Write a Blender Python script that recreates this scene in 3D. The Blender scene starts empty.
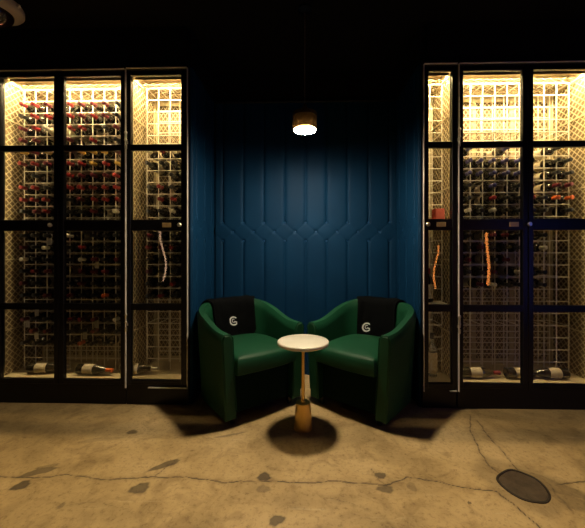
import bpy, math, random
import numpy as np
from mathutils import Vector, Matrix
random.seed(7); np.random.seed(7)
PI = math.pi
C = bpy.context.scene.collection
H = 1.15            # camera height
FACE = 2.38         # plane of the cabinet doors
F = 318.0

# ------------------------------------------------------------------ helpers
class MB:
    def __init__(s): s.v = []; s.f = []
    def add(s, vs, fs):
        n = len(s.v); s.v += [tuple(p) for p in vs]; s.f += [tuple(i + n for i in f) for f in fs]; return s
    def box(s, x0, x1, y0, y1, z0, z1):
        vs = [(x, y, z) for x in (x0, x1) for y in (y0, y1) for z in (z0, z1)]
        return s.add(vs, [(0,1,3,2), (4,6,7,5), (0,4,5,1), (2,3,7,6), (0,2,6,4), (1,5,7,3)])
    def bbox(s, x0, x1, y0, y1, z0, z1, b=.003):      # chamfered box
        rings = [(b, z0), (0, z0 + b), (0, z1 - b), (b, z1)]
        vs = []
        for k, (o, z) in enumerate(rings):
            X0, X1, Y0, Y1 = x0 + o, x1 - o, y0 + o, y1 - o
            c = b if o == 0 else b * .6
            vs += [(X0+c,Y0,z),(X1-c,Y0,z),(X1,Y0+c,z),(X1,Y1-c,z),(X1-c,Y1,z),(X0+c,Y1,z),(X0,Y1-c,z),(X0,Y0+c,z)]
        fs = [tuple(range(7, -1, -1)), tuple(range(24, 32))]
        for r in range(3):
            for i in range(8):
                j = (i + 1) % 8; fs.append((r*8+i, r*8+j, r*8+8+j, r*8+8+i))
        return s.add(vs, fs)
    def bar(s, p, q, w, h=None, up=(0, 0, 1)):        # square bar from p to q
        h = h or w; p = Vector(p); q = Vector(q); d = (q - p).normalized(); u = Vector(up)
        if abs(d.dot(u)) > .95: u = Vector((0, 1, 0))
        a = d.cross(u).normalized() * w / 2; b = a.cross(d).normalized() * h / 2
        vs = [p-a-b, p+a-b, p+a+b, p-a+b, q-a-b, q+a-b, q+a+b, q-a+b]
        return s.add(vs, [(3,2,1,0), (4,5,6,7), (0,1,5,4), (1,2,6,5), (2,3,7,6), (3,0,4,7)])
    def lathe(s, prof, n=24, mat=None, cap0=True, cap1=True):
        vs = []
        for r, z in prof:
            for i in range(n):
                a = 2 * PI * i / n; p = Vector((r * math.cos(a), r * math.sin(a), z))
                vs.append(mat @ p if mat else p)
        fs = []
        for k in range(len(prof) - 1):
            for i in range(n):
                j = (i + 1) % n; fs.append((k*n+i, k*n+j, k*n+n+j, k*n+n+i))
        if cap0: fs.append(tuple(range(n - 1, -1, -1)))
        if cap1: fs.append(tuple((len(prof)-1)*n + i for i in range(n)))
        return s.add(vs, fs)
    def tube(s, pts, r, n=8, closed=False):
        pts = [Vector(p) for p in pts]; vs = []; m = len(pts)
        for i, p in enumerate(pts):
            if closed: d = (pts[(i+1) % m] - pts[i-1]).normalized()
            else: d = (pts[min(i+1, m-1)] - pts[max(i-1, 0)]).normalized()
            u = Vector((0, 0, 1)) if abs(d.z) < .9 else Vector((0, 1, 0))
            a = d.cross(u).normalized(); b = a.cross(d).normalized()
            for k in range(n):
                t = 2 * PI * k / n; vs.append(p + (a * math.cos(t) + b * math.sin(t)) * r)
        fs = []
        for i in range(m if closed else m - 1):
            for k in range(n):
                l = (k + 1) % n; i2 = (i + 1) % m
                fs.append((i*n+k, i2*n+k, i2*n+l, i*n+l))
        if not closed: fs += [tuple(range(n)), tuple((m-1)*n + k for k in range(n-1, -1, -1))]
        return s.add(vs, fs)
    def build(s, name, mat, parent=None, smooth=False, origin=None):
        me = bpy.data.meshes.new(name)
        vs = s.v
        if origin is not None:
            vs = [(x - origin[0], y - origin[1], z - origin[2]) for x, y, z in vs]
        me.from_pydata(vs, [], s.f); me.update()
        if mat: me.materials.append(mat)
        if smooth: 
            me.polygons.foreach_set('use_smooth', [True] * len(me.polygons))
            try: me.set_sharp_from_angle(angle=math.radians(40))
            except Exception: pass
        o = bpy.data.objects.new(name, me); C.objects.link(o)
        if origin is not None: o.location = origin
        if parent: o.parent = parent
        return o

def tag(o, label=None, cat=None, group=None, kind=None):
    if label: o['label'] = label
    if cat: o['category'] = cat
    if group: o['group'] = group
    if kind: o['kind'] = kind
    return o
def empty(name, loc=(0, 0, 0), rz=0):
    o = bpy.data.objects.new(name, None); C.objects.link(o); o.location = loc; o.rotation_euler = (0, 0, rz)
    o.empty_display_size = .05; return o

def mat(name, col, rough=.5, metal=0, emis=None, es=0, spec=.5, coat=0, sheen=0, bump=None, var=None, trans=0):
    m = bpy.data.materials.new(name); m.use_nodes = True; nt = m.node_tree; b = nt.nodes['Principled BSDF']
    b.inputs['Base Color'].default_value = (*col, 1); b.inputs['Roughness'].default_value = rough
    b.inputs['Metallic'].default_value = metal; b.inputs['Specular IOR Level'].default_value = spec
    b.inputs['Coat Weight'].default_value = coat; b.inputs['Coat Roughness'].default_value = .1
    b.inputs['Sheen Weight'].default_value = sheen; b.inputs['Transmission Weight'].default_value = trans
    if emis: b.inputs['Emission Color'].default_value = (*emis, 1); b.inputs['Emission Strength'].default_value = es
    tc = nt.nodes.new('ShaderNodeTexCoord')
    if var:                                            # (scale, second colour)
        n = nt.nodes.new('ShaderNodeTexNoise'); n.inputs['Scale'].default_value = var[0]; n.inputs['Detail'].default_value = 5
        nt.links.new(tc.outputs['Object'], n.inputs['Vector'])
        r = nt.nodes.new('ShaderNodeValToRGB'); r.color_ramp.elements[0].position = .35; r.color_ramp.elements[1].position = .65
        r.color_ramp.elements[0].color = (*col, 1); r.color_ramp.elements[1].color = (*var[1], 1)
        nt.links.new(n.outputs['Fac'], r.inputs['Fac']); nt.links.new(r.outputs['Color'], b.inputs['Base Color'])
    if bump:                                           # (scale, strength, distance)
        n = nt.nodes.new('ShaderNodeTexNoise'); n.inputs['Scale'].default_value = bump[0]; n.inputs['Detail'].default_value = 4
        nt.links.new(tc.outputs['Object'], n.inputs['Vector'])
        bu = nt.nodes.new('ShaderNodeBump'); bu.inputs['Strength'].default_value = bump[1]; bu.inputs['Distance'].default_value = bump[2]
        nt.links.new(n.outputs['Fac'], bu.inputs['Height']); nt.links.new(bu.outputs['Normal'], b.inputs['Normal'])
    return m

M = {}
M['black_wall'] = mat('black_wall', (.006, .006, .007), .9, spec=.15, bump=(60, .2, .002))
M['frame'] = mat('frame', (.004, .004, .006), .36, .0, spec=.28, bump=(30, .05, .001))
M['trim'] = mat('trim', (.70, .66, .60), .45, .2)
M['steel'] = mat('steel', (.6, .58, .52), .3, 1)
M['cream'] = mat('cream', (.62, .53, .34), .5, var=(9, (.55, .46, .28)))
M['panel'] = mat('panel', (.20, .145, .075), .6, var=(6, (.16, .11, .055)))
M['wire'] = mat('wire', (.88, .83, .70), .4)
M['velvet'] = mat('velvet', (.0022, .024, .070), .6, spec=.10, bump=(90, .15, .002), var=(3, (.0028, .029, .082)))
M['velvet_button'] = mat('velvet_button', (.002, .045, .15), .45, spec=.4)
M['green'] = mat('green', (.0045, .052, .022), .55, spec=.28, bump=(140, .12, .002), var=(4, (.0055, .061, .027)))
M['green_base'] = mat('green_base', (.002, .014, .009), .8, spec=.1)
M['leg'] = mat('leg', (.006, .005, .004), .4)
M['cloth'] = mat('cloth', (.0025, .003, .0035), .9, spec=.06, bump=(220, .4, .002))
M['logo'] = mat('logo', (.85, .85, .82), .7)
M['brass'] = mat('brass', (.78, .52, .18), .38, 1, bump=(40, .05, .001))
M['old_brass'] = mat('old_brass', (.34, .24, .11), .42, 1)
def smoked():
    m = bpy.data.materials.new('smoked_glass'); m.use_nodes = True; nt = m.node_tree; nt.nodes.clear()
    t = nt.nodes.new('ShaderNodeBsdfTransparent'); t.inputs['Color'].default_value = (.085, .062, .036, 1)
    g = nt.nodes.new('ShaderNodeBsdfGlossy'); g.inputs['Roughness'].default_value = .12
    d = nt.nodes.new('ShaderNodeBsdfTranslucent'); d.inputs['Color'].default_value = (.20, .14, .07, 1)
    a = nt.nodes.new('ShaderNodeMixShader'); a.inputs[0].default_value = .07; b = nt.nodes.new('ShaderNodeMixShader'); b.inputs[0].default_value = .015
    o = nt.nodes.new('ShaderNodeOutputMaterial')
    nt.links.new(t.outputs[0], a.inputs[1]); nt.links.new(g.outputs[0], a.inputs[2]); nt.links.new(a.outputs[0], b.inputs[1]); nt.links.new(d.outputs[0], b.inputs[2]); nt.links.new(b.outputs[0], o.inputs[0]); return m
M['smoked'] = smoked()
M['cord'] = mat('cord', (.16, .13, .09), .6)
M['marble'] = mat('marble', (.80, .77, .68), .25, var=(5, (.70, .66, .56)))
M['plate'] = mat('plate', (.55, .40, .18), .4, .3, var=(60, (.5, .35, .15)))
M['glass_dark'] = mat('glass_dark', (.008, .010, .006), .08, spec=.7, coat=.4, var=(3, (.012, .008, .004)))
M['white_plastic'] = mat('white_plastic', (.55, .53, .50), .5)
M['dome'] = mat('dome', (.03, .015, .02), .08, spec=.8)
def light_mat(name, col, s):
    m = bpy.data.materials.new(name); m.use_nodes = True; nt = m.node_tree; nt.nodes.clear()
    e = nt.nodes.new('ShaderNodeEmission'); e.inputs['Color'].default_value = (*col, 1); e.inputs['Strength'].default_value = s
    o = nt.nodes.new('ShaderNodeOutputMaterial'); nt.links.new(e.outputs[0], o.inputs[0]); return m
M['led'] = light_mat('led', (1, .72, .35), 690)
M['fill_upright'] = light_mat('fill_upright', (1, .72, .36), 22)  # glow of the added upright fill strips, upper half
M['fill_upright_dim'] = light_mat('fill_upright_dim', (1, .76, .50), 1.9)  # weaker glow of the added strips, lower half
M['bulb'] = light_mat('bulb', (1, .82, .54), 500)
M['tube_orange'] = light_mat('tube_orange', (1, .30, .06), 9)
M['tube_white'] = light_mat('tube_white', (1, .6, .35), 5)
M['tube_blue'] = light_mat('tube_blue', (.03, .16, 1), 9)
def pane_mat():
    m = bpy.data.materials.new('pane_glass'); m.use_nodes = True; nt = m.node_tree; nt.nodes.clear()
    lw = nt.nodes.new('ShaderNodeLayerWeight'); pw = nt.nodes.new('ShaderNodeMath'); pw.operation = 'POWER'; pw.inputs[1].default_value = 5
    lw.inputs['Blend'].default_value = .5; nt.links.new(lw.outputs['Facing'], pw.inputs[0])
    fr = nt.nodes.new('ShaderNodeMath'); fr.operation = 'MULTIPLY_ADD'; fr.inputs[1].default_value = .96; fr.inputs[2].default_value = .04; nt.links.new(pw.outputs[0], fr.inputs[0])
    t = nt.nodes.new('ShaderNodeBsdfTransparent'); t.inputs['Color'].default_value = (.95, .96, .95, 1)
    g = nt.nodes.new('ShaderNodeBsdfGlossy'); g.inputs['Roughness'].default_value = .02
    mx = nt.nodes.new('ShaderNodeMixShader'); o = nt.nodes.new('ShaderNodeOutputMaterial')
    nt.links.new(fr.outputs[0], mx.inputs[0]); nt.links.new(t.outputs[0], mx.inputs[1]); nt.links.new(g.outputs[0], mx.inputs[2])
    nt.links.new(mx.outputs[0], o.inputs[0]); return m
M['pane'] = pane_mat()

# ------------------------------------------------------------------ the floor
TH = math.radians(1.5); cT, sT = math.cos(TH), math.sin(TH)
def fl(px, py):                                        # where a feature of the floor lies
    Z = H * F / (py - 252.0); X = (px - 297.2) / F * Z
    return (X * cT - Z * sT, X * sT + Z * cT)
cracks = [
 ([(-60,474),(0,477),(31,480),(50,478),(67,475),(92,478),(123,478),(154,477),(180,479),(205,481),(226,485),(256,482),(300,484),(340,483),(367,484),(385,485),(403,477),(434,480),(464,487),(500,493),(541,526),(556,545)], .0045, 1.0),
 ([(154,476),(162,470),(172,464)], .004, .8),
 ([(467,414),(468,422),(471,436),(478,450),(487,465),(497,474)], .0045, .9),
 ([(474,420),(484,432),(497,448),(510,464),(514,469)], .0045, .9),
 ([(552,482),(566,481),(585,479),(620,474)], .007, .9),
 ([(545,483),(552,492),(560,500),(572,512)], .006, .6),
 ([(330,500),(350,503),(372,512)], .003, .4),
 ([(385,485),(375,478),(372,470)], .003, .6),
 ([(60,505),(90,500),(130,508)], .003, .35),
]
spots = [ # px, py, radius x, radius y (m), angle, strength
 (20,486,.035,.030,.6,1.0), (38,472,.075,.028,.5,.8), (47,467,.05,.02,.3,.5), (132,432,.030,.022,.2,.8), (165,465,.08,.022,.6,.9),
 (140,488,.042,.034,.4,.9), (264,477,.030,.030,0,1.0), (263,489,.030,.022,0,.5), (276,520,.030,.024,.5,.9),
 (380,476,.026,.022,0,.9), (385,489,.034,.024,0,.8), (410,486,.022,.03,0,.4),
 (470,503,.008,.008,0,.9), (524,484,.20,.17,-.6,.35), (545,483,.15,.06,-.6,.6), (568,500,.08,.05,-.7,.5),
 (230,435,.09,.010,.35,.6), (100,440,.12,.02,.2,.25), (62,505,.012,.02,0,.5)]
def make_floor():
    xs = np.unique(np.concatenate([np.arange(-4, -2.4, .2), np.arange(-2.4, 2.4, .0055), np.arange(2.4, 4.01, .2)]))
    ys = np.unique(np.concatenate([np.arange(-3.2, 1.2, .2), np.arange(1.2, 2.5, .0055), np.arange(2.5, 3.3, .05)]))
    X, Y = np.meshgrid(xs, ys); nx, ny = len(xs), len(ys); P = np.stack([X.ravel(), Y.ravel(), np.zeros(nx*ny)], 1)
    x, y = P[:, 0], P[:, 1]
    def wob(seed, amp):
        rg = np.random.RandomState(seed); o = np.zeros(nx*ny)
        for f_ in (9, 17, 31, 58, 97, 160, 240):
            for _ in range(2):
                a = rg.uniform(0, 2*PI); o += amp * (14/(f_+6)) * np.sin(f_*rg.uniform(.8, 1.2)*(x*math.cos(a)+y*math.sin(a)) + rg.uniform(0, 6))
        return o
    wx = x + wob(3, .007); wy = y + wob(5, .007)
    crack = np.zeros(nx*ny)
    for pts, w, s in cracks:
        q = [fl(*p) for p in pts]
        for k, (a, b) in enumerate(zip(q[:-1], q[1:])):
            dx, dy = b[0]-a[0], b[1]-a[1]; L = dx*dx+dy*dy
            t = np.clip(((wx-a[0])*dx + (wy-a[1])*dy) / L, 0, 1)
            d = np.hypot(wx-a[0]-t*dx, wy-a[1]-t*dy)
            ww = .62 * w * (.6 + .5*np.sin(x*37 + y*53)**2)
            crack = np.maximum(crack, s * np.exp(-(d/ww)**2) + .20*s*np.exp(-(d/.018)**2))
    stain = np.zeros(nx*ny)
    for px, py, rx, ry, an, s in spots:
        cx, cy = fl(px, py); ca, sa = math.cos(an), math.sin(an)
        mx_, my_ = x*.6 + wx*.4, y*.6 + wy*.4; u = ((mx_-cx)*ca + (my_-cy)*sa)/rx; v = (-(mx_-cx)*sa + (my_-cy)*ca)/ry
        r = np.hypot(u, v) * (1 + .10*np.sin(np.arctan2(v, u)*3+px) + .06*np.sin(np.arctan2(v, u)*7))
        body = 1/(1+np.exp(np.clip((r-1)*14, -50, 50))); rim = np.exp(-((r-.92)/.14)**2)
        stain = np.maximum(stain, s*(.80*body + .20*rim))
    idx = np.arange(nx*ny).reshape(ny, nx)
    fs = np.stack([idx[:-1,:-1].ravel(), idx[:-1,1:].ravel(), idx[1:,1:].ravel(), idx[1:,:-1].ravel()], 1)
    me = bpy.data.meshes.new('floor'); me.vertices.add(len(P)); me.vertices.foreach_set('co', P.ravel())
    me.loops.add(fs.size); me.loops.foreach_set('vertex_index', fs.ravel()); me.polygons.add(len(fs))
    me.polygons.foreach_set('loop_start', np.arange(0, fs.size, 4)); me.update(calc_edges=True)
    for nm, ar in (('crack', crack), ('stain', stain)):
        at = me.attributes.new(nm, 'FLOAT', 'POINT'); at.data.foreach_set('value', ar.astype(np.float32))
    m = bpy.data.materials.new('concrete'); m.use_nodes = True; nt = m.node_tree; L = nt.links.new; N = nt.nodes.new
    b = nt.nodes['Principled BSDF']; b.inputs['Specular IOR Level'].default_value = .45
    tc = N('ShaderNodeTexCoord')
    def noise(sc, det, rough=.6, dist=0, vec=None):
        n = N('ShaderNodeTexNoise'); n.inputs['Scale'].default_value = sc; n.inputs['Detail'].default_value = det
        n.inputs['Roughness'].default_value = rough; n.inputs['Distortion'].default_value = dist; L(vec or tc.outputs['Object'], n.inputs['Vector']); return n.outputs['Fac']
    def ramp(fac, stops):
        r = N('ShaderNodeValToRGB'); e = r.color_ramp.elements
        e[0].position, e[0].color = stops[0][0], (*stops[0][1], 1); e[1].position, e[1].color = stops[-1][0], (*stops[-1][1], 1)
        for p, c in stops[1:-1]: k = e.new(p); k.color = (*c, 1)
        L(fac, r.inputs['Fac']); return r.outputs['Color']
    def mix(a, b_, f, mode='MIX'):
        k = N('ShaderNodeMix'); k.data_type = 'RGBA'; k.blend_type = mode; ins = k.inputs
        for s_, i in ((a, 6), (b_, 7)):
            if isinstance(s_, tuple): ins[i].default_value = (*s_, 1)
            else: L(s_, ins[i])
        if isinstance(f, float): ins[0].default_value = f
        else: L(f, ins[0])
        return k.outputs[2]
    c1 = ramp(noise(1.6, 8, .62, .6), [(.30, (.31, .215, .095)), (.5, (.52, .372, .178)), (.72, (.68, .51, .275))])
    c2 = ramp(noise(7, 8, .65, 1.2), [(.32, (.55, .50, .43)), (.5, (.95, .93, .90)), (.72, (1.0, 1.0, 1.0))])
    col = mix(c1, c2, .75, 'MULTIPLY')
    c3 = ramp(noise(48, 6, .75), [(.32, (.40, .34, .26)), (.48, (1, 1, 1)), (.8, (1.0, 1.0, 1.0))])
    col = mix(col, c3, .7, 'MULTIPLY')
    mp = N('ShaderNodeMapping'); mp.inputs['Scale'].default_value = (3, 30, 1); mp.inputs['Rotation'].default_value = (0, 0, .5); L(tc.outputs['Object'], mp.inputs['Vector'])
    scr = ramp(noise(1.4, 6, .7, .8, mp.outputs[0]), [(.60, (0, 0, 0)), (.72, (1, 1, 1))])
    col = mix(col, (.72, .60, .38), mix((0, 0, 0), scr, .3))
    at = N('ShaderNodeAttribute'); at.attribute_name = 'stain'; col = mix(col, (.032, .020, .011), at.outputs['Fac'])
    ac = N('ShaderNodeAttribute'); ac.attribute_name = 'crack'; col = mix(col, (.06, .035, .015), ac.outputs['Fac'])
    L(col, b.inputs['Base Color'])
    rr = N('ShaderNodeMapRange'); rr.inputs['To Min'].default_value = .38; rr.inputs['To Max'].default_value = .66
    L(noise(3.5, 6), rr.inputs['Value']); L(rr.outputs[0], b.inputs['Roughness'])
    bu = N('ShaderNodeBump'); bu.inputs['Strength'].default_value = .35; bu.inputs['Distance'].default_value = .006
    L(noise(18, 8, .7), bu.inputs['Height']); L(bu.outputs[0], b.inputs['Normal'])
    me.materials.append(m); o = bpy.data.objects.new('floor', me); C.objects.link(o); tag(o, kind='structure')
make_floor()
CEIL = 2.85; NX = .860; NB = 3.0; NL, NR = .868, .852

def struct(name, mb, m, **k): return tag(mb.build(name, m, **k), kind='structure')
struct('ceiling', MB().box(-4, 4, -3.2, 3.25, CEIL, CEIL + .1), M['black_wall'])
struct('wall_rear', MB().box(-4, 4, -3.3, -3.2, 0, CEIL), M['black_wall'])
struct('wall_room_left', MB().box(-4.1, -4, -3.3, 3.25, 0, CEIL), M['black_wall'])
struct('wall_room_right', MB().box(4, 4.1, -3.3, 3.25, 0, CEIL), M['black_wall'])
ZT = 2.53   # top of cabinets
for sd, x0, x1 in (('left', -4, -NX - .04), ('right', NX + .04, 4)):
    struct('wall_above_cabinets_' + sd, MB().box(x0, x1, FACE - .01, NB + .1, 2.585, CEIL), M['black_wall'])
struct('wall_far_left', MB().box(-4, -2.375, FACE - .01, NB + .1, 0, 2.585), M['black_wall'])
struct('wall_far_right', MB().box(2.135, 4, FACE - .01, NB + .1, 0, 2.585), M['black_wall'])

# ---- tufted upholstery: vertical channels joined by a band of diamond tufting
PZ = [1.425, 1.34, 1.255]     # three rows of buttons
ZW = 2.545
def tuft(name, width, pitch, off, xform, nbuttons):
    xs = np.arange(0, width + .0001, width / round(width / .0065))
    zs = np.unique(np.round(np.concatenate([np.arange(0, 1.20, .05), np.arange(1.20, 1.48, .006), np.arange(1.48, ZW, .05), [ZW]]), 4))
    X, Z = np.meshgrid(xs, zs)
    u = (X - off) / pitch
    dv = np.abs(u - np.round(u)) * pitch                                   # distance to vertical seams
    r0, r1, r2 = PZ
    # diagonals: zigzag from seam points of rows 0 and 2 to the half points of row 1
    tri = np.abs((u - np.round(u)) * 2)                                    # 0 at seam, 1 at half
    zz_up = r0 + (r1 - r0) * tri; zz_dn = r2 + (r1 - r2) * tri
    k = (pitch / 2) / math.hypot(pitch / 2, r0 - r1)
    dd = np.minimum(np.abs(Z - zz_up), np.abs(Z - zz_dn)) * k
    hv = .015 * (1 - np.exp(-dv / .010)); hd = .015 * (1 - .24 * np.exp(-dd / .012))
    h = np.where((Z > r0) | (Z < r2), np.minimum(hv, hd), hd) 
    bd = np.full(X.shape, 9.)
    for row, half in ((r0, 0), (r1, .5), (r2, 0)):
        uu = (u - half); bx = (uu - np.round(uu)) * pitch; bd = np.minimum(bd, np.hypot(bx, Z - row))
    h -= .010 * np.exp(-(bd / .014) ** 2)
    edge = np.minimum(1, np.minimum(X, width - X) / .012); h = h * np.clip(edge, 0, 1)
    V = [xform(x, hh + .008, z) for x, hh, z in zip(X.ravel(), h.ravel(), Z.ravel())]
    nx, nz = len(xs), len(zs); fs = []
    for j in range(nz - 1):
        for i in range(nx - 1):
            a = j*nx + i; fs.append((a, a+1, a+1+nx, a+nx))
    n0 = len(V)                                                            # flat back and rim, so the panel is solid
    V += [xform(x, -.03, z) for x, z in ((0, 0), (width, 0), (width, ZW), (0, ZW))]
    fs.append((n0+3, n0+2, n0+1, n0))
    fs.append(tuple([n0, n0+1] + [i for i in range(nx-1, -1, -1)]))
    fs.append(tuple([n0+2, n0+3] + [(nz-1)*nx + i for i in range(nx)]))
    fs.append(tuple([n0+3, n0] + [j*nx for j in range(nz)]))
    fs.append(tuple([n0+1, n0+2] + [j*nx + nx-1 for j in range(nz-1, -1, -1)]))
    mb = MB().add(V, fs); o = struct(name, mb, M['velvet'], smooth=True)
    # buttons
    proto = None
    for ri, (row, half) in enumerate(((r0, 0), (r1, .5), (r2, 0))):
        kk = -1
        while True:
            x = off + (kk + half) * pitch; kk += 1
            if x > width - .02: break
            if x < .02: continue
            p = Vector(xform(x, .006, row)); nrm = (Vector(xform(x, 1, row)) - Vector(xform(x, 0, row))).normalized()
            q = nrm.to_track_quat('Z', 'Y').to_matrix().to_4x4()
            if proto is None:
                proto = MB().lathe([(.010, 0), (.0105, .004), (.008, .008), (.003, .0095)], 12).build('button', M['velvet_button'], smooth=True); b = proto
            else: b = proto.copy(); C.objects.link(b)
            b.parent = o; b.matrix_local = Matrix.Translation(p) @ q
    return o
tuft('wall_back', 2*NX, .1955, NX - 4*.1955 , lambda x, h, z: (x - NX, NB - h, z), 0)
tuft('wall_left', NB - FACE - .03, .1955, .10, lambda x, h, z: (-NL + h*1.0 - .008 if h >= 0 else -NL - .005, NB - .03 - x, z), 0)
tuft('wall_right', NB - FACE - .03, .1955, .10, lambda x, h, z: (NR - h + .008 if h >= 0 else NR + .005, NB - .03 - x, z), 0)
struct('trim_1', MB().bbox(-NX, NX, NB - .045, NB + .04, ZW, ZW + .02, .004), M['frame'])
struct('wall_above_panel', MB().box(-NX - .04, NX + .04, NB, NB + .1, ZW + .02, CEIL), M['black_wall'])
for sd, a, b_ in (('left', -NL - .04, -NL), ('right', NR, NR + .04)):
    struct('wall_niche_' + sd, MB().box(a, b_, FACE + .01, NB, ZW, CEIL), M['black_wall'])

# ------------------------------------------------------------------ wine cabinets
RAILS = [(.150, .185), (.712, .761), (1.311, 1.393), (1.916, 1.961), (2.480, 2.515)]
CF, CT, YB, YR = .185, 2.503, 2.790, 2.572
PITCH = .096; GT = 2.487
def mesh_sheet(mb, o, ux, uz, w, h, dx=.036, dz=.055, t=.0052, nrm=(0, 1, 0)):
    """diamond expanded metal from origin o along ux (w) and uz (h)"""
    o = Vector(o); ux = Vector(ux); uz = Vector(uz); sl = dz / dx
    for sg in (1, -1):
        k0 = -int(h / dz) - 2; k1 = int(w / dx) + int(h / dz) + 3
        for k in range(k0, k1):
            # line: z = sg*sl*(x - c)
            c = k * dx
            pts = []
            x0, x1 = 0.0, w
            zz = lambda x: sg * sl * (x - c) 
            lo, hi = (c, c + h / sl) if sg > 0 else (c - h / sl, c)
            a, b = max(lo, 0), min(hi, w)
            if b - a < .004: continue
            p = o + ux * a + uz * zz(a); q = o + ux * b + uz * zz(b)
            mb.bar(p, q, t, .0022, up=nrm)
    return mb
def arc_pts(c, r, a0, a1, n): return [(c[0] + r*math.cos(a0+(a1-a0)*i/n), c[1], c[2] + r*math.sin(a0+(a1-a0)*i/n)) for i in range(n+1)]
def door(par, x0, x1, knob, plate, hinge_x, sa=.036, sb=.036):
    d = MB()
    y0, y1 = FACE - .022, FACE + .012
    d.bbox(x0, x0 + sa, y0, y1, .150, 2.515); d.bbox(x1 - sb, x1, y0, y1, .150, 2.515)
    for a, b in RAILS: d.bbox(x0 + sa - .002, x1 - sb + .002, y0 + .002, y1 - .002, a, b)
    do = d.build('door', M['frame'], par)
    for (a, b), (c, e) in zip(RAILS[:-1], RAILS[1:]):
        MB().box(x0 + sa - .004, x1 - sb + .004, FACE - .008, FACE - .002, b - .003, c + .003).build('glass_pane', M['pane'], do)
    if knob:
        kx = knob; mt = Matrix.Translation((kx, y0, 1.352)) @ Matrix.Rotation(PI/2, 4, 'X')
        MB().lathe([(.008, 0), (.008, .010), (.015, .013), (.016, .022), (.012, .027)], 20, mt).build('knob', M['steel'], do, smooth=True)
    if plate:
        MB().bbox(plate - .034, plate + .034, y0 - .004, y0 + .001, 1.335, 1.369, .002).build('lock_plate', M['plate'], do)
    if hinge_x:
        for z in (2.02, .655):
            h = MB().lathe([(.010, 0), (.011, .008), (.008, .012), (.008, .05), (.011, .054), (.011, .066), (.006, .072)], 14, Matrix.Translation((hinge_x, y0 - .012, z - .036)))
            h.bbox(hinge_x - .012, hinge_x + .012, y0 - .008, y0 + .001, z - .06, z - .038, .002)
            h.lathe([(.007, 0), (.009, .006), (.009, .03), (.005, .034)], 12, Matrix.Translation((hinge_x, y0 - .012, z - .10)))
            h.build('hinge', M['steel'], do, smooth=True)
    return do
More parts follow.
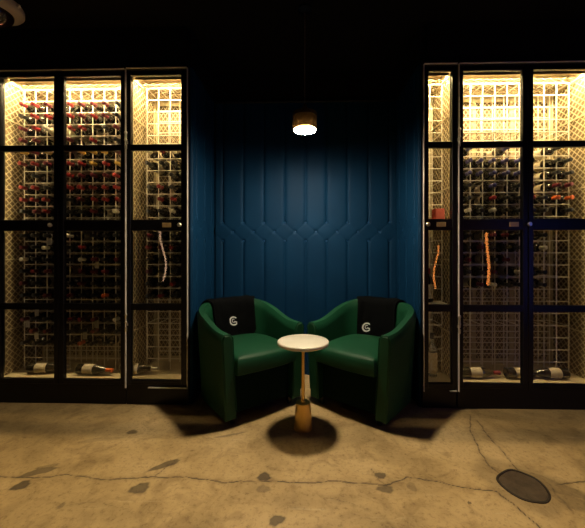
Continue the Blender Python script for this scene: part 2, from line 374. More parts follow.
def cabinet(name_label, x0, x1, gx0, cols, doors, side_left=True, side_right=True, trims=()):
    par = tag(empty('wine_cabinet', ((x0 + x1)/2, FACE, 0)), name_label, 'wine cabinet')
    off = Vector(par.location)
    def B(mb, nm, m, parent=par, **k):
        o = mb.build(nm, m, None, origin=tuple(off) if parent is par else None, **k)
        o.parent = parent; o.location = (0, 0, 0); return o
    B(MB().bbox(x0, x1, FACE - .012, YB + .05, 0, .15), 'plinth', M['frame'])
    ca = MB(); T = .008
    ca.box(x0, x0 + T, FACE + .013, YB + .05, .15, 2.58); ca.box(x1 - T, x1, FACE + .013, YB + .05, .15, 2.58)
    ca.box(x0 + T, x1 - T, YB + .035, YB + .05, .15, 2.58); ca.box(x0 + T, x1 - T, FACE + .013, YB + .035, 2.57, 2.58)
    B(ca, 'carcass', M['panel'])
    B(MB().box(x0 + T, x1 - T, FACE + .013, YB + .035, .15, CF), 'cabinet_floor', M['cream'])
    B(MB().bbox(x0, x1, FACE - .022, FACE + .012, 2.517, 2.582), 'head_rail', M['frame'])
    # expanded metal: back, ceiling, sides
    e = .020
    mb = mesh_sheet(MB(), (x0 + e, YB, CF), (1, 0, 0), (0, 0, 1), x1 - x0 - 2*e, CT - CF)
    mb.box(x0 + T, x1 - T, YB + .004, YB + .02, CT - .055, CT); mb.box(x0 + T, x1 - T, YB + .004, YB + .02, CF, CF + .04)
    n = max(1, round((x1 - x0) / .33))
    for i in range(n + 1):
        xx = x0 + T + (x1 - x0 - 2*T - .03) * i / n; mb.box(xx, xx + .03, YB + .004, YB + .02, CF + .04, CT - .055)
    B(mb, 'back_mesh', M['cream'])
    mb = mesh_sheet(MB(), (x0 + T, FACE + .145, CT), (1, 0, 0), (0, 1, 0), x1 - x0 - 2*T, YB - FACE - .145, .060, .040, .005, (0, 0, 1))
    B(mb, 'ceiling_mesh', M['cream'])
    for sx, dr in ((x0 + T + .010, 1), (x1 - T - .010, -1)):
        mb = mesh_sheet(MB(), (sx, FACE + .02, CF), (0, 1, 0), (0, 0, 1), YB - FACE - .02, CT - CF, .052, .050, .0055, (1, 0, 0))
        for z in (.54, 1.09, 1.64, 2.19): mb.bar((sx + dr*.004, FACE + .016, z), (sx + dr*.004, YB, z), .008, .008)
        mb.bbox(sx - .008, sx + .008, FACE + .014, FACE + .030, CF, CT); mb.bbox(sx - .008, sx + .008, YB - .016, YB, CF, CT)
        mb.bbox(sx - .008, sx + .008, FACE + .03, YB - .016, CT - .02, CT)
        B(mb, 'side_mesh', M['cream'])
    # wire rack
    mb = MB(); w = .0060; rows = 23; gx1 = gx0 + cols * PITCH; zb = GT - rows * PITCH
    for yy in (YR, YB - .02):
        for i in range(cols + 1): mb.bar((gx0 + i*PITCH, yy, CF), (gx0 + i*PITCH, yy, GT), w)
        for k in range(rows + 1): mb.bar((gx0, yy - w*.5, GT - k*PITCH), (gx1, yy - w*.5, GT - k*PITCH), w)
    for i in range(cols + 1):
        for k in range(0, rows + 1, 4): mb.bar((gx0 + i*PITCH, YR, GT - k*PITCH), (gx0 + i*PITCH, YB - .02, GT - k*PITCH), w * .8)
    B(mb, 'wire_rack', M['wire'])
    # light strip tucked behind the head rail
    st = MB().bbox(x0 + .02, x1 - .02, FACE + .078, FACE + .112, 2.518, 2.545); st.box(x0 + .02, x1 - .02, FACE + .072, FACE + .077, 2.495, 2.545); B(st, 'light_housing', M['steel'])
    B(MB().box(x0 + .025, x1 - .025, FACE + .086, FACE + .104, 2.512, 2.5175), 'light_strip', M['led'])
    # added unseen fill strips behind the door posts, to brighten the racks
    for sx in (x0 + .030, x1 - .030):
        for za, zb_, mm in ((1.40, 2.47, 'fill_upright'), (.22, 1.30, 'fill_upright_dim')):
            h_ = MB().box(sx - .007, sx + .007, FACE + .014, FACE + .019, za, zb_); ho = B(h_, 'fill_strip_housing', M['steel'])
            B(MB().box(sx - .004, sx + .004, FACE + .0195, FACE + .0215, za + .01, zb_ - .01), 'upright_fill_strip', M[mm])
    for tr in trims:
        mb = MB()
        if tr[0] == 'v': mb.bbox(tr[1] - .0035, tr[1] + .0035, FACE - .036, FACE - .022, tr[2], tr[3], .001)
        else: mb.bbox(tr[1], tr[2], FACE - .036, FACE - .022, tr[3] - .0035, tr[3] + .0035, .001)
        B(mb, 'edge_trim', M['trim'])
    for dd in doors:
        do = door(None, *dd); do.parent = par; do.location = -off
    return par
cabs = {}
# px 3..56 | 66..122 | 132..182 on the left;  427..451 | 462..520 | 532..585 on the right
def fx(px): u = (px - 297.2) / F; return FACE * (u * cT - sT) / (cT + u * sT)
A0, A1 = -2.358, -1.357; B0, B1 = -1.353, -.877
C0, C1 = .861, 1.110; D0, D1 = 1.115, 2.13
am = (fx(55.5) + fx(66)) / 2; dm = (fx(520.5) + fx(532)) / 2
print('glass edges', [round(fx(p), 3) for p in (3, 55.5, 66, 122, 132, 182, 427.5, 451, 462, 520.5, 532, 585)])
cabinet('wide wine cabinet packed with bottles at the far left of the room', A0, A1, -2.325, 10,
        [(A0, am - .002, fx(54), None, None), (am + .002, A1, None, None, None)],
        trims=[('h', A0, A1, 2.524)])
cabinet('narrow wine cabinet immediately left of the blue tufted niche', B0, B1, -1.297, 4,
        [(B0, B1, fx(181.5), fx(168), B0 + .008, .036, .056)],
        trims=[('v', B0 + .004, .13, 2.524), ('v', B1 - .004, .13, 2.524), ('h', B0 + .008, B1 - .008, 2.5275), ('h', fx(150), B1 - .008, .134)])
cabinet('slim single-door cabinet immediately right of the blue tufted niche', C0, C1, .898, 2,
        [(C0, C1, fx(426), fx(440), None, .042, .034)],
        trims=[('v', C0 + .004, .13, 2.524), ('h', C0 + .008, C1, 2.5275), ('h', fx(448), fx(455), .134)])
cabinet('wide wine cabinet with empty upper cells at the far right', D0, D1, 1.122, 10,
        [(D0, dm - .002, fx(526), fx(512), D0 + .006, .040, .036), (dm + .002, D1, None, None, None)],
        trims=[('v', D0 + .004, .13, 2.524), ('h', D0 + .008, D1, 2.5275)])

# ------------------------------------------------------------------ bottles
CAPS = {'red': (.22, .012, .016), 'black': (.012, .012, .014), 'navy': (.05, .045, .17), 'gold': (.55, .36, .08),
        'white': (.70, .66, .55), 'burgundy': (.11, .008, .018), 'orange': (.70, .14, .03)}
capm = {k: mat('capsule_' + k, v, .35, .0, spec=.6) for k, v in CAPS.items()}
M['paper'] = mat('paper', (.62, .56, .44), .8, var=(30, (.5, .42, .3)))
M['label_grey'] = mat('label_grey', (.40, .38, .34), .8)
M['wrap'] = mat('wrap', (.66, .58, .40), .8, bump=(25, 1, .02))
LEN = .298
RB = Matrix.Rotation(PI/2, 4, 'X')     # lathe axis +z -> -y : the neck points out of the rack
def bottle_proto(cap, body='glass_dark', label=True, tagged=False, kind='bordeaux'):
    prof = [(.020, .006), (.030, .0), (.0365, .004), (.0375, .02), (.0375, .185), (.035, .200), (.026, .216), (.0165, .228), (.0145, .240), (.0135, .280), (.0150, .282), (.0150, .290), (.012, .292)]
    if kind == 'burgundy': prof = [(.020, .006), (.032, .0), (.0390, .004), (.040, .02), (.040, .150), (.036, .175), (.026, .205), (.0175, .228), (.0145, .245), (.0135, .280), (.0150, .282), (.0150, .290), (.012, .292)]
    o = MB().lathe(prof, 16, RB).build('wine_bottle', M[body], smooth=True)
    MB().lathe([(.0156, .236), (.0150, .250), (.0145, .280), (.0160, .282), (.0160, .291), (.013, .2935), (.004, .294)], 14, RB, cap0=False).build('capsule', capm[cap], o, smooth=True)
    if label:
        MB().lathe([(.0378 if kind != 'burgundy' else .0403, .06), (.0378 if kind != 'burgundy' else .0403, .145)], 16, RB, False, False).build('label', M['paper'], o, smooth=True)
    if tagged:
        mb = MB().tube([(0.020*math.cos(a), -.236, .020*math.sin(a) - .004) for a in [i*2*PI/14 for i in range(14)]], .0022, 6, True)
        mb.bbox(-.018, .018, -.240, -.236, -.075, -.024, .001)
        mb.build('neck_tag', M['white_plastic'], o)
    return o
protos = {}; used = set()
def get_bottle(key):
    if key not in protos: protos[key] = bottle_proto(*key)
    p = protos[key]
    if key not in used: used.add(key); return p
    c = p.copy(); C.objects.link(c)
    for ch in p.children:
        d = ch.copy(); C.objects.link(d); d.parent = c
    return c
NUM = 'zero one two three four five six seven eight nine ten eleven twelve thirteen fourteen fifteen sixteen seventeen eighteen nineteen twenty twenty-one twenty-two twenty-three'.split()
def pick(w):
    t = random.random() * sum(w.values()); 
    for k, v in w.items():
        t -= v
        if t <= 0: return k
    return k
def rack(gx0, cols, rows, weights, gap, where, group, tags=()):
    n = 0
    for k in rows:
        for c in range(cols):
            wt = weights(k, c)
            if wt is None or (random.random() < gap and (k, c) not in tags): continue
            cap = pick(wt); tg = (k, c) in tags
            body = 'glass_dark'
            if cap == 'wrap': cap, body = 'white', 'wrap'
            o = get_bottle((cap, body, body != 'wrap', tg, random.choice(['bordeaux', 'bordeaux', 'burgundy'])))
            r = .040
            o.location = (gx0 + (c + .5) * PITCH + random.uniform(-.002, .002), YB - .010 - random.uniform(0, .010), GT - (k + 1) * PITCH + r + .0035)
            o.rotation_euler = (random.uniform(-.012, .012), 0 if tg else random.uniform(0, 6.28), random.uniform(-.03, .03))
            nm = {'white': 'white-capped'}.get(cap, cap + '-capped')
            if body == 'wrap': nm = 'paper-wrapped'
            o['label'] = f"{nm} {'tagged ' if tg else ''}wine bottle in rack row {NUM[k+1]}, column {NUM[c+1]} of the {where}"
            o['category'] = 'wine bottle'; o['group'] = group; n += 1
    return n
def wA(k, c):
    if k == 3 and 1 <= c <= 3: return {'wrap': 5, 'red': 1}
    if k <= 4: return {'red': 6, 'burgundy': 4, 'black': 3, 'white': .5} if c < 7 else {'burgundy': 3, 'black': 4, 'white': 3, 'red': 1}
    if k == 5: return {'gold': 5, 'white': 1, 'burgundy': 2}
    if k == 6: return {'red': 5, 'gold': 3 if c > 6 else .5, 'burgundy': 2}
    if k in (7, 8, 9): return {'red': 6, 'white': 1, 'black': 2, 'burgundy': 3}
    if k < 14: return {'black': 6, 'red': 3, 'burgundy': 3, 'white': .6}
    return {'black': 7, 'burgundy': 3, 'white': .5, 'orange': .3}
def wB(k, c):
    if k == 5: return {'burgundy': 2, 'white': 3}
    if k < 11: return {'black': 6, 'white': 1.5, 'red': 3, 'gold': .5} if c else {'black': 1}
    return {'black': 6, 'burgundy': 2, 'red': .6}
def wD(k, c):
    if k == 5: return {'navy': 1} if c in (0, 1, 4) else ({'black': 1} if c in (8,) else None)
    if k <= 7: return {'navy': 6, 'black': 1} if c < 6 else {'black': 4, 'navy': 3}
    if k == 8: return {'navy': 4, 'black': 2} if c < 6 else {'burgundy': 2, 'black': 2, 'red': 1}
    if k == 9: return {'black': 4, 'orange': 1.4, 'red': 2} 
    if k < 12: return {'black': 5, 'orange': .8, 'white': .5, 'red': .6}
    return {'black': 6, 'white': 1, 'burgundy': 2} if c < 8 else None
tA = [(14, 3), (14, 6), (20, 1), (20, 5), (19, 0), (19, 6), (18, 1), (17, 3), (12, 2)]
n1 = rack(-2.325, 10, range(1, 22), wA, .10, 'far left cabinet', 'bottles in the far left wine rack', tA)
n2 = rack(-1.297, 4, range(5, 18), wB, .16, 'cabinet left of niche', 'bottles in the rack left of the niche')
n3 = rack(1.122, 10, range(5, 17), wD, .24, 'far right cabinet', 'bottles in the far right wine rack')
print('bottles', n1, n2, n3)
# bottles lying across the cabinet floors
def lying(x, y, rz, cap, lab, zf=CF + .041):
    o = get_bottle((cap, 'glass_dark', True, False, 'burgundy')); o.location = (x, y, zf); o.rotation_euler = (0, 0, rz)
    o['label'] = lab; o['category'] = 'wine bottle'; o['group'] = 'bottles lying on the cabinet floors'
YL = 2.475
lying(1.195, YL, PI/2, 'red', 'red-capped dark bottle lying sideways on far right cabinet floor, leftmost of three')
lying(1.53, YL, PI/2, 'red', 'dark bottle lying sideways on far right cabinet floor, middle of three')
lying(1.99, YL, -PI/2, 'orange', 'orange-capped bottle lying sideways on far right cabinet floor, rightmost of three')
lying(-2.20, YL, PI/2 + .1, 'white', 'white-capped bottle lying on far left cabinet floor behind the left door')
lying(-1.80, YL, PI/2 - .1, 'orange', 'orange-capped bottle lying on far left cabinet floor, middle of three')
lying(-1.46, YL, PI/2 + .05, 'white', 'white-capped bottle lying on far left cabinet floor, nearest narrow cabinet')

# ---- things standing in the slim cabinet
M['clear'] = mat('clear', (.75, .78, .75), .05, trans=.85)
M['label_old'] = mat('label_old', (.62, .55, .40), .7, var=(40, (.45, .36, .2)))
def standing(name, lab, cat, x, y, z, prof, m, labz=None, cap=None, capm_=None):
    t = MB().lathe(prof, 24).build(name, m, smooth=True); t.location = (x, y, z); tag(t, lab, cat)
    if labz: MB().lathe([(labz[2], labz[0]), (labz[2], labz[1])], 24, None, False, False).build('label', M['label_old'], t, smooth=True)
    if cap: MB().lathe(cap, 18).build('cap', capm_, t, smooth=True)
standing('spirit_bottle', 'clear spirit bottle with tan label standing on slim cabinet floor', 'bottle', .985, 2.50, CF,
         [(.030, 0), (.036, .004), (.037, .02), (.037, .20), (.034, .225), (.018, .255), (.014, .27), (.014, .30)], M['clear'],
         (.03, .19, .0375), [(.0165, .292), (.0175, .296), (.0175, .330), (.015, .334)], capm['black'])
standing('glass_jar', 'short pale jar with label beside the spirit bottle', 'jar', .900, 2.52, CF,
         [(.026, 0), (.031, .004), (.032, .01), (.032, .10), (.028, .115), (.022, .12)], M['clear'], (.015, .09, .0325),
         [(.024, .12), (.025, .123), (.025, .138), (.022, .14)], M['steel'])
for nm, z in (('glass_shelf', 1.375), ('glass_shelf', .76)):
    s = MB().bbox(C0 + .035, C1 - .035, 2.44, YR - .006, z - .006, z); o = s.build('shelf', M['wire']); tag(o, 'thin pale shelf %s in slim cabinet' % ('behind the lock rail' if z > 1 else 'low above the jar'), 'shelf')
t = empty('gift_box', (1.035, 2.51, 1.375)); tag(t, 'dark red box with pale lower band on upper shelf of slim cabinet', 'box')
MB().bbox(-.035, .035, -.035, .035, 0, .022, .002).build('lower_band', M['label_old'], t)
MB().bbox(-.036, .036, -.036, .036, .022, .11, .003).build('lid', mat('box_red', (.28, .03, .015), .6), t)
standing('spirit_bottle', 'tall frosted bottle on upper shelf beside the red box', 'bottle', .905, 2.51, 1.375,
         [(.022, 0), (.026, .003), (.026, .15), (.020, .18), (.010, .20), (.010, .235)], M['clear'], (.02, .12, .0265),
         [(.012, .225), (.012, .255), (.010, .257)], capm['white'])
standing('spirit_bottle', 'red-capped bottle on lower shelf of slim cabinet', 'bottle', .96, 2.51, .76,
         [(.028, 0), (.033, .004), (.033, .17), (.028, .19), (.013, .215), (.013, .25)], M['glass_dark'], (.03, .14, .0335),
         [(.0145, .22), (.0145, .262), (.012, .264)], capm['red'])

# ------------------------------------------------------------------ tub chairs
def upath(s):
    """centre line of the shell: s 0..1 from the left arm front round the back to the right arm front; returns point, outward normal"""
    a, b, y0, yf = .298, .255, .03, -.315
    l1 = y0 - yf; la = PI * (a + b) / 2; L = 2*l1 + la; d = s * L
    if d < l1: return Vector((-a, yf + d)), Vector((-1, 0))
    if d > l1 + la: return Vector((a, y0 - (d - l1 - la))), Vector((1, 0))
    t = PI - (d - l1) / la * PI
    e = .82
    ct, st = math.cos(t), math.sin(t)
    p = Vector((a * math.copysign(abs(ct)**e, ct), y0 + b * abs(st)**e))
    n = Vector((ct / a, st / b)).normalized(); return p, n
def rim(s):
    t = min(s, 1 - s) / .5; t = max(0, min(1, (t - .10) / .72)); t = t*t*(3 - 2*t)
    return .622 + .130 * t
def section(s, k, grow=0, shrink=0):
    """point k (0..1) of the cross-section: outer bottom -> up -> over the top -> inner down to bottom. grow = offset outwards"""
    p, n = upath(s); zt = rim(s) - shrink; ht = .040 - shrink + grow; r = ht; zb = .050 + shrink
    back = 1 - abs(2*s - 1)
    h = zt - zb - .040 + shrink
    L1, L2 = h, PI * r * .75; tot = 2*L1 + L2; d = k * tot
    if d < L1: f = d / L1; o, z = ht, zb + f*h
    elif d > L1 + L2: f = 1 - (d - L1 - L2) / L1; o, z = -ht - .015 * math.sin(PI * min(1, f)) * 0, zb + f*h
    else:
        a = (d - L1) / L2 * PI; f = 1; o, z = ht * math.cos(a), zb + h + (.036 - shrink + grow) * math.sin(a)
    hh = (z - .075) / (zt - .075)
    lean = -.030 * (1 - hh) + .012 * back * hh          # sides taper in towards the floor, back leans out a little
    q = p + n * (o + lean)
    return Vector((q.x, q.y, z))
def make_chair():
    root = empty('tub_chair')
    NS, NK = 72, 40; V = []; fs = []
    svals = [0] + [i / NS for i in range(NS + 1)] + [1]
    for idx, s in enumerate(svals):
        endcap = idx in (0, len(svals) - 1)
        for k in range(NK):
            q = section(s, k / (NK - 1), 0, .010 if endcap else 0)
            if endcap: q.y -= .010
            V.append(q)
    n = len(svals)
    for i in range(n - 1):
        for k in range(NK):
            l = (k + 1) % NK; fs.append((i*NK+k, i*NK+l, (i+1)*NK+l, (i+1)*NK+k))
    fs.append(tuple(range(NK))); fs.append(tuple((n-1)*NK + k for k in range(NK - 1, -1, -1)))
    MB().add(V, fs).build('tub_shell', M['green'], root, smooth=True)
    # piping along the front edges of both arms
    for s in (0, 1):
        pts = [section(s, k / 39) + Vector((0, -.004, 0)) for k in range(2, 38)]
        MB().tube(pts, .0035, 6).build('piping', M['green'], root, smooth=True)
    # seat cushion filling the tub, front edge proud of the arms
    out = []
    for i in range(61):
        s = .02 + .96 * i / 60; p, nn = upath(s); out.append(p - nn * .052)
    out = [Vector((-.238, -.318))] + [p for p in out] + [Vector((.238, -.318))]
    fr = [Vector((.238 - .238*2*i/14, -.352 - .014 * math.sin(PI*i/14))) for i in range(15)]
    out = out[:-1] + [Vector((.243, -.335))] + fr + [Vector((-.243, -.335))]
    out = out[1:]
    c = Vector((0, -.05)); rings = [(.95, .335), (.99, .345), (1.0, .365), (1.0, .415), (.985, .438), (.95, .452), (.85, .461), (.6, .469), (.3, .472), (.05, .473)]
    m = len(out); V = []; fs = []
    for sc, z in rings:
        for p in out: q = c + (p - c) * sc; V.append((q.x, q.y, z - .02 * max(0, (q.y + .05))))
    for r in range(len(rings) - 1):
        for i in range(m): j = (i+1) % m; fs.append((r*m+i, r*m+j, (r+1)*m+j, (r+1)*m+i))
    fs.append(tuple(range(m - 1, -1, -1))); fs.append(tuple((len(rings)-1)*m + i for i in range(m)))
    MB().add(V, [f[::-1] for f in fs]).build('seat_cushion', M['green'], root, smooth=True)
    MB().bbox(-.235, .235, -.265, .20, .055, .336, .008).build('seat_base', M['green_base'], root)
    for sx in (-1, 1):
        for yy in (-.265, .185):
            x = sx * (.235 if yy < 0 else .17)
            MB().lathe([(.016, 0), (.022, .062)], 4, Matrix.Translation((x, yy, 0)) @ Matrix.Rotation(PI/4, 4, 'Z')).build('leg', M['leg'], root)
    return root
def drape(parent_mat, s0, s1, kin, kout, skew, label, logo_at, logo_size, seed, mirror=False):
    """a folded cloth laid over the top of a chair back"""
    rnd = random.Random(seed); NU, NV = 36, 44; V = []; fs = []
    def pt(a, b, off):
        s = s0 + (s1 - s0) * a
        ki = kin(a); ko = kout(a); k = ko + (ki - ko) * b
        w = .0035 * math.sin(a*9 + b*5 + seed) + .003 * math.sin(a*17 - b*7) + .0025 * math.sin(b*21 + a*4)
        g = .007 + abs(w) + off
        return section(s + skew * (b - .45), k, g)
    for side, off in ((0, 0), (1, .007)):
        for i in range(NU + 1):
            for j in range(NV + 1): V.append(pt(i/NU, j/NV, off))
    W = NV + 1; S = (NU + 1) * W
    for i in range(NU):
        for j in range(NV):
            a = i*W + j; fs.append((a, a+1, a+W+1, a+W)); fs.append((S+a, S+a+W, S+a+W+1, S+a+1))
    for j in range(NV):
        fs.append((j, S+j, S+j+1, j+1)); a = NU*W + j; fs.append((a, a+1, S+a+1, S+a))
    for i in range(NU):
        a = i*W; fs.append((a, a+W, S+a+W, S+a)); a = i*W + NV; fs.append((a, S+a, S+a+W, a+W))
    o = MB().add(V, fs).build('folded_throw', M['cloth'], smooth=True)
    # embroidered mark: an open ring with a small curl inside
    def on(u, v):       # u right, v up (metres) in the cloth's own surface
        a, b = logo_at; p = pt(a, b, .009); da = pt(a + .02, b, .009) - p; db = pt(a, b - .02, .009) - p
        da.normalize(); db.normalize()
        return p + da * u * (-1 if LOGOFLIP else 1) + db * v, da.cross(db).normalized()
    LOGOFLIP = False
    mb = MB()
    def ribbon(path, w):
        vs = []; m_ = len(path)
        for i, (u, v) in enumerate(path):
            a = path[max(0, i-1)]; b = path[min(m_-1, i+1)]; d = Vector((b[0]-a[0], b[1]-a[1])).normalized(); nn = Vector((-d.y, d.x)) * w[i] / 2
            p1, n1 = on(u + nn.x, v + nn.y); p2, n2 = on(u - nn.x, v - nn.y)
            toward = 1
            vs += [p1, p2, p1 + n1*.003, p2 + n2*.003, p1 - n1*.003, p2 - n2*.003]
        f = []
        for i in range(m_ - 1):
            q = i*6; f += [(q+2, q+3, q+9, q+8), (q+4, q+10, q+11, q+5), (q+2, q+8, q+10, q+4), (q+3, q+5, q+11, q+9)]
        f += [(2, 4, 5, 3), ((m_-1)*6+2, (m_-1)*6+3, (m_-1)*6+5, (m_-1)*6+4)]
        mb.add(vs, f)
    R = logo_size
    P = [(R*math.cos(t), R*math.sin(t)) for t in [math.radians(42 + 282*i/26) for i in range(27)]]
    ribbon(P, [R * (.26 + .12*math.sin(PI*i/26)) for i in range(27)])
    P = [(R*.42*math.cos(t) + R*.02, R*.42*math.sin(t) + R*.05) for t in [math.radians(60 + 250*i/16) for i in range(17)]]
    ribbon(P, [R * .17] * 17)
    ribbon([(R*.15, R*-.05), (R*.5, R*-.3), (R*.8, R*-.42)], [R*.16, R*.26, R*.30])
    lo = mb.build('logo', M['logo'], o); lo['label'] = 'white embroidered open-ring mark'
    o.matrix_world = parent_mat
    tag(o, label, 'throw', 'black throws on the chairs'); return o
ch = make_chair()
tag(ch, 'left dark green tub armchair angled towards the round table', 'armchair', 'green tub chairs')
ch2 = ch.copy(); C.objects.link(ch2)
for c_ in ch.children:
    d = c_.copy(); C.objects.link(d); d.parent = ch2
ch2['label'] = 'right dark green tub armchair angled towards the round table'
AN = math.radians(39)
ch.location = (-.477, 2.480, 0); ch.rotation_euler = (0, 0, AN)
ch2.location = (.477, 2.480, 0); ch2.rotation_euler = (0, 0, -AN)
mL = Matrix.Translation(ch.location) @ Matrix.Rotation(AN, 4, 'Z')
mR = Matrix.Translation(ch2.location) @ Matrix.Rotation(-AN, 4, 'Z')
drape(mL, .375, .63, lambda a: .66 + .14*math.sin(PI*min(1, a*.9 + .05)) ** .8, lambda a: .30, .05,
      'black throw with white mark over the back of the left armchair', (.47, .69), .034, 1)
drape(mR, .365, .585, lambda a: .86 - .03*a, lambda a: .30, -.03,
      'black throw with white mark over the back of the right armchair', (.33, .70), .034, 2)

# ------------------------------------------------------------------ side table
TX, TY = -.016, 2.075
t = tag(empty('side_table', (TX, TY, 0)), 'small round side table with pale marble top and brass pedestal', 'side table')
MB().lathe([(.158, .548), (.166, .551), (.168, .556), (.168, .566), (.165, .571), (.160, .573)], 64).build('tabletop', M['marble'], t, smooth=True)
MB().lathe([(.040, .540), (.045, .543), (.045, .548)], 24).build('top_flange', M['old_brass'], t, smooth=True)
MB().lathe([(.0105, .17), (.0105, .545)], 20).build('pole', M['brass'], t, smooth=True)
MB().lathe([(.058, 0), (.061, .003), (.047, .170), (.044, .173), (.018, .175), (.016, .186), (.011, .188)], 40).build('pedestal_base', M['brass'], t, smooth=True)

# ------------------------------------------------------------------ pendant lamp
LX, LY = -.005, 2.22; LZ = 2.005
t = tag(empty('pendant_lamp', (LX, LY, CEIL)), 'lit pendant lamp with brass socket hanging on a cord above the table', 'pendant lamp')
def pl(prof, nm, m, **k): 
    o = MB().lathe([(r, z - CEIL) for r, z in prof], 36, **k).build(nm, m, t, smooth=True); return o
pl([(.05, CEIL), (.05, CEIL - .015), (.012, CEIL - .03)], 'canopy', M['frame'])
pl([(.003, CEIL - .02), (.003, 2.16)], 'cord', M['cord'])
pl([(.010, 2.180), (.014, 2.175), (.014, 2.155), (.025, 2.152), (.025, 2.130), (.021, 2.128), (.021, 2.118)], 'socket', M['old_brass'])
mb = MB()
mb.lathe([(.018, 2.122 - CEIL), (.062, 2.120 - CEIL), (.080, 2.106 - CEIL), (.084, 2.090 - CEIL), (.084, LZ - .006 - CEIL), (.081, LZ - .006 - CEIL), (.081, 2.088 - CEIL), (.070, 2.100 - CEIL), (.018, 2.106 - CEIL)], 48, None, False, False)
mb.build('lamp_shade', M['smoked'], t, smooth=True)
MB().lathe([(.020, 2.122 - CEIL), (.083, 2.118 - CEIL), (.0855, 2.108 - CEIL), (.0845, 2.090 - CEIL)], 40, None, True, False).build('shade_cap', M['old_brass'], t, smooth=True)
MB().lathe([(.060, LZ + .012 - CEIL), (.076, LZ - CEIL), (.074, LZ - .008 - CEIL), (.055, LZ - .013 - CEIL), (.02, LZ - .015 - CEIL)], 36).build('bulb', M['bulb'], t, smooth=True)
MB().lathe([(.058, LZ + .012 - CEIL), (.045, LZ + .045 - CEIL), (.026, LZ + .075 - CEIL), (.020, 2.118 - CEIL)], 30, None, False, True).build('lamp_body', M['old_brass'], t, smooth=True)

# ------------------------------------------------------------------ dome camera on the ceiling
t = tag(empty('dome_camera', (-2.12, 2.12, CEIL)), 'round white ceiling dome camera in the dark top left corner', 'security camera')
MB().lathe([(.150, 0), (.155, -.01), (.155, -.035), (.140, -.055), (.105, -.066)], 40).build('housing', M['white_plastic'], t, smooth=True)
MB().lathe([(.100*math.cos(a), -.062 - .085*math.sin(a)) for a in [i*PI/2/10 for i in range(10)]] , 32).build('dome', M['dome'], t, smooth=True)
MB().bbox(.150, .172, -.008, .008, -.03, -.012, .002).build('latch', M['white_plastic'], t)

# ------------------------------------------------------------------ round cover set in the floor
cx, cy = fl(523, 487)
t = tag(empty('floor_cover', (cx, cy, 0)), 'round dark brown cover set in the concrete floor at lower right', 'floor cover')
OUT = [Vector(fl(*p)) - Vector((cx, cy)) for p in [(495.8,479), (502,472), (512,469.3), (531,476), (543,484), (551,495), (548,503), (537,503.5), (522,500), (506,490.5)]]
def loop(n=60):
    P = []; m = len(OUT)
    for i in range(n):
        t_ = i / n * m; k = int(t_); f = t_ - k; p0, p1, p2, p3 = OUT[(k-1) % m], OUT[k % m], OUT[(k+1) % m], OUT[(k+2) % m]
        P.append(.5*((2*p1) + (p2-p0)*f + (2*p0-5*p1+4*p2-p3)*f*f + (-p0+3*p1-3*p2+p3)*f*f*f))
    return P[::-1]
LP = loop()
def disc(levels):
    V = []; fs = []; n = len(LP)
    for k_, z in levels: V += [(p.x*k_, p.y*k_, z) for p in LP]
    for k in range(len(levels) - 1):
        for i in range(n): j = (i+1) % n; fs.append((k*n+i, k*n+j, k*n+n+j, k*n+n+i))
    fs.append(tuple((len(levels)-1)*n + i for i in range(n))); return MB().add(V, fs)
disc([(1.0, 0), (.985, .004), (.90, .0045), (.88, .0015)]).build('rim', mat('rim_dark', (.018, .009, .005), .5, bump=(50, .8, .004)), t, smooth=True)
disc([(.89, .0012), (.86, .003)]).build('plate', mat('cover_brown', (.040, .024, .013), .5, var=(14, (.085, .055, .032)), bump=(35, 1, .006)), t)

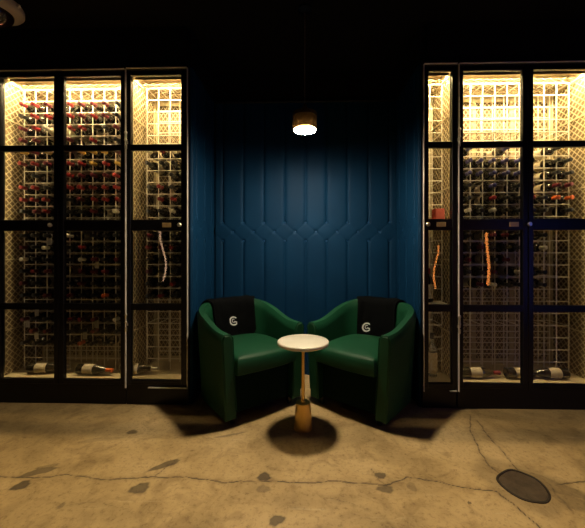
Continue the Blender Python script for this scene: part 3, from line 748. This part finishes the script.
# ------------------------------------------------------------------ lamps of the room seen only as reflections in the glass
def tube_lamp(x, y, z0, z1, m, lab, bend=.0, r=.02):
    t = tag(empty('tube_lamp', (x, y, 0)), lab, 'floor lamp')
    MB().lathe([(.10, 0), (.10, .012), (.015, .02)], 24).build('base', M['frame'], t, smooth=True)
    MB().lathe([(.010, .015), (.010, z0)], 12).build('pole', M['frame'], t)
    pts = [(bend * math.sin(i/12*PI*1.6), 0, z0 + (z1 - z0)*i/12) for i in range(13)]
    MB().tube(pts, r, 10).build('glowing_tube', m, t, smooth=True)
tube_lamp(2.96, -.5, .61, 1.46, M['tube_orange'], 'orange glowing tube lamp reflected in the far right cabinet glass', .02)
tube_lamp(2.13, -.5, .55, 1.26, M['tube_orange'], 'orange curved tube lamp reflected in the slim cabinet glass', -.04, .013)
tube_lamp(-2.38, -.5, .66, 1.50, M['tube_white'], 'pale curved tube lamp reflected in glass left of the niche', .05, .014)
tube_lamp(2.90, .5, .45, 1.62, M['tube_blue'], 'blue tube lamp reflected on the far right cabinet frame', 0, .03)

M['fill_light'] = light_mat('fill_light', (1, .78, .5), 3)  # added overhead fill lamps, a weak glow to lift trims and floor
for x, lab in ((-1.56, 'left added fill lamp at the ceiling in front of the cabinets'), (1.53, 'right added fill lamp at the ceiling in front of the cabinets')):
    t = tag(empty('added_fill_lamp', (x, .5, CEIL)), lab, 'added fill light')
    MB().lathe([(.062, 0), (.062, -.006), (.050, -.008), (.048, -.002)], 32).build('rim', M['frame'], t, smooth=True)
    MB().lathe([(.045, -.0035), (.044, -.005)], 28).build('lens', M['fill_light'], t)

# ------------------------------------------------------------------ world, camera, colour
w = bpy.data.worlds.new('world'); bpy.context.scene.world = w; w.use_nodes = True
w.node_tree.nodes['Background'].inputs['Color'].default_value = (.5, .6, 1, 1); w.node_tree.nodes['Background'].inputs['Strength'].default_value = .0
cd = bpy.data.cameras.new('camera'); cd.sensor_fit = 'HORIZONTAL'; cd.sensor_width = 36; cd.lens = F / 585 * 36
cd.shift_x = -4.7 / 585; cd.shift_y = -12 / 585; cd.clip_start = .05
cam = bpy.data.objects.new('camera', cd); C.objects.link(cam); cam.location = (0, 0, H); cam.rotation_euler = (PI/2, 0, TH)
sc = bpy.context.scene; sc.camera = cam
sc.view_settings.view_transform = 'Standard'; sc.view_settings.look = 'None'; sc.view_settings.gamma = 1
sc.view_settings.use_curve_mapping = False; sc.view_settings.exposure = 0
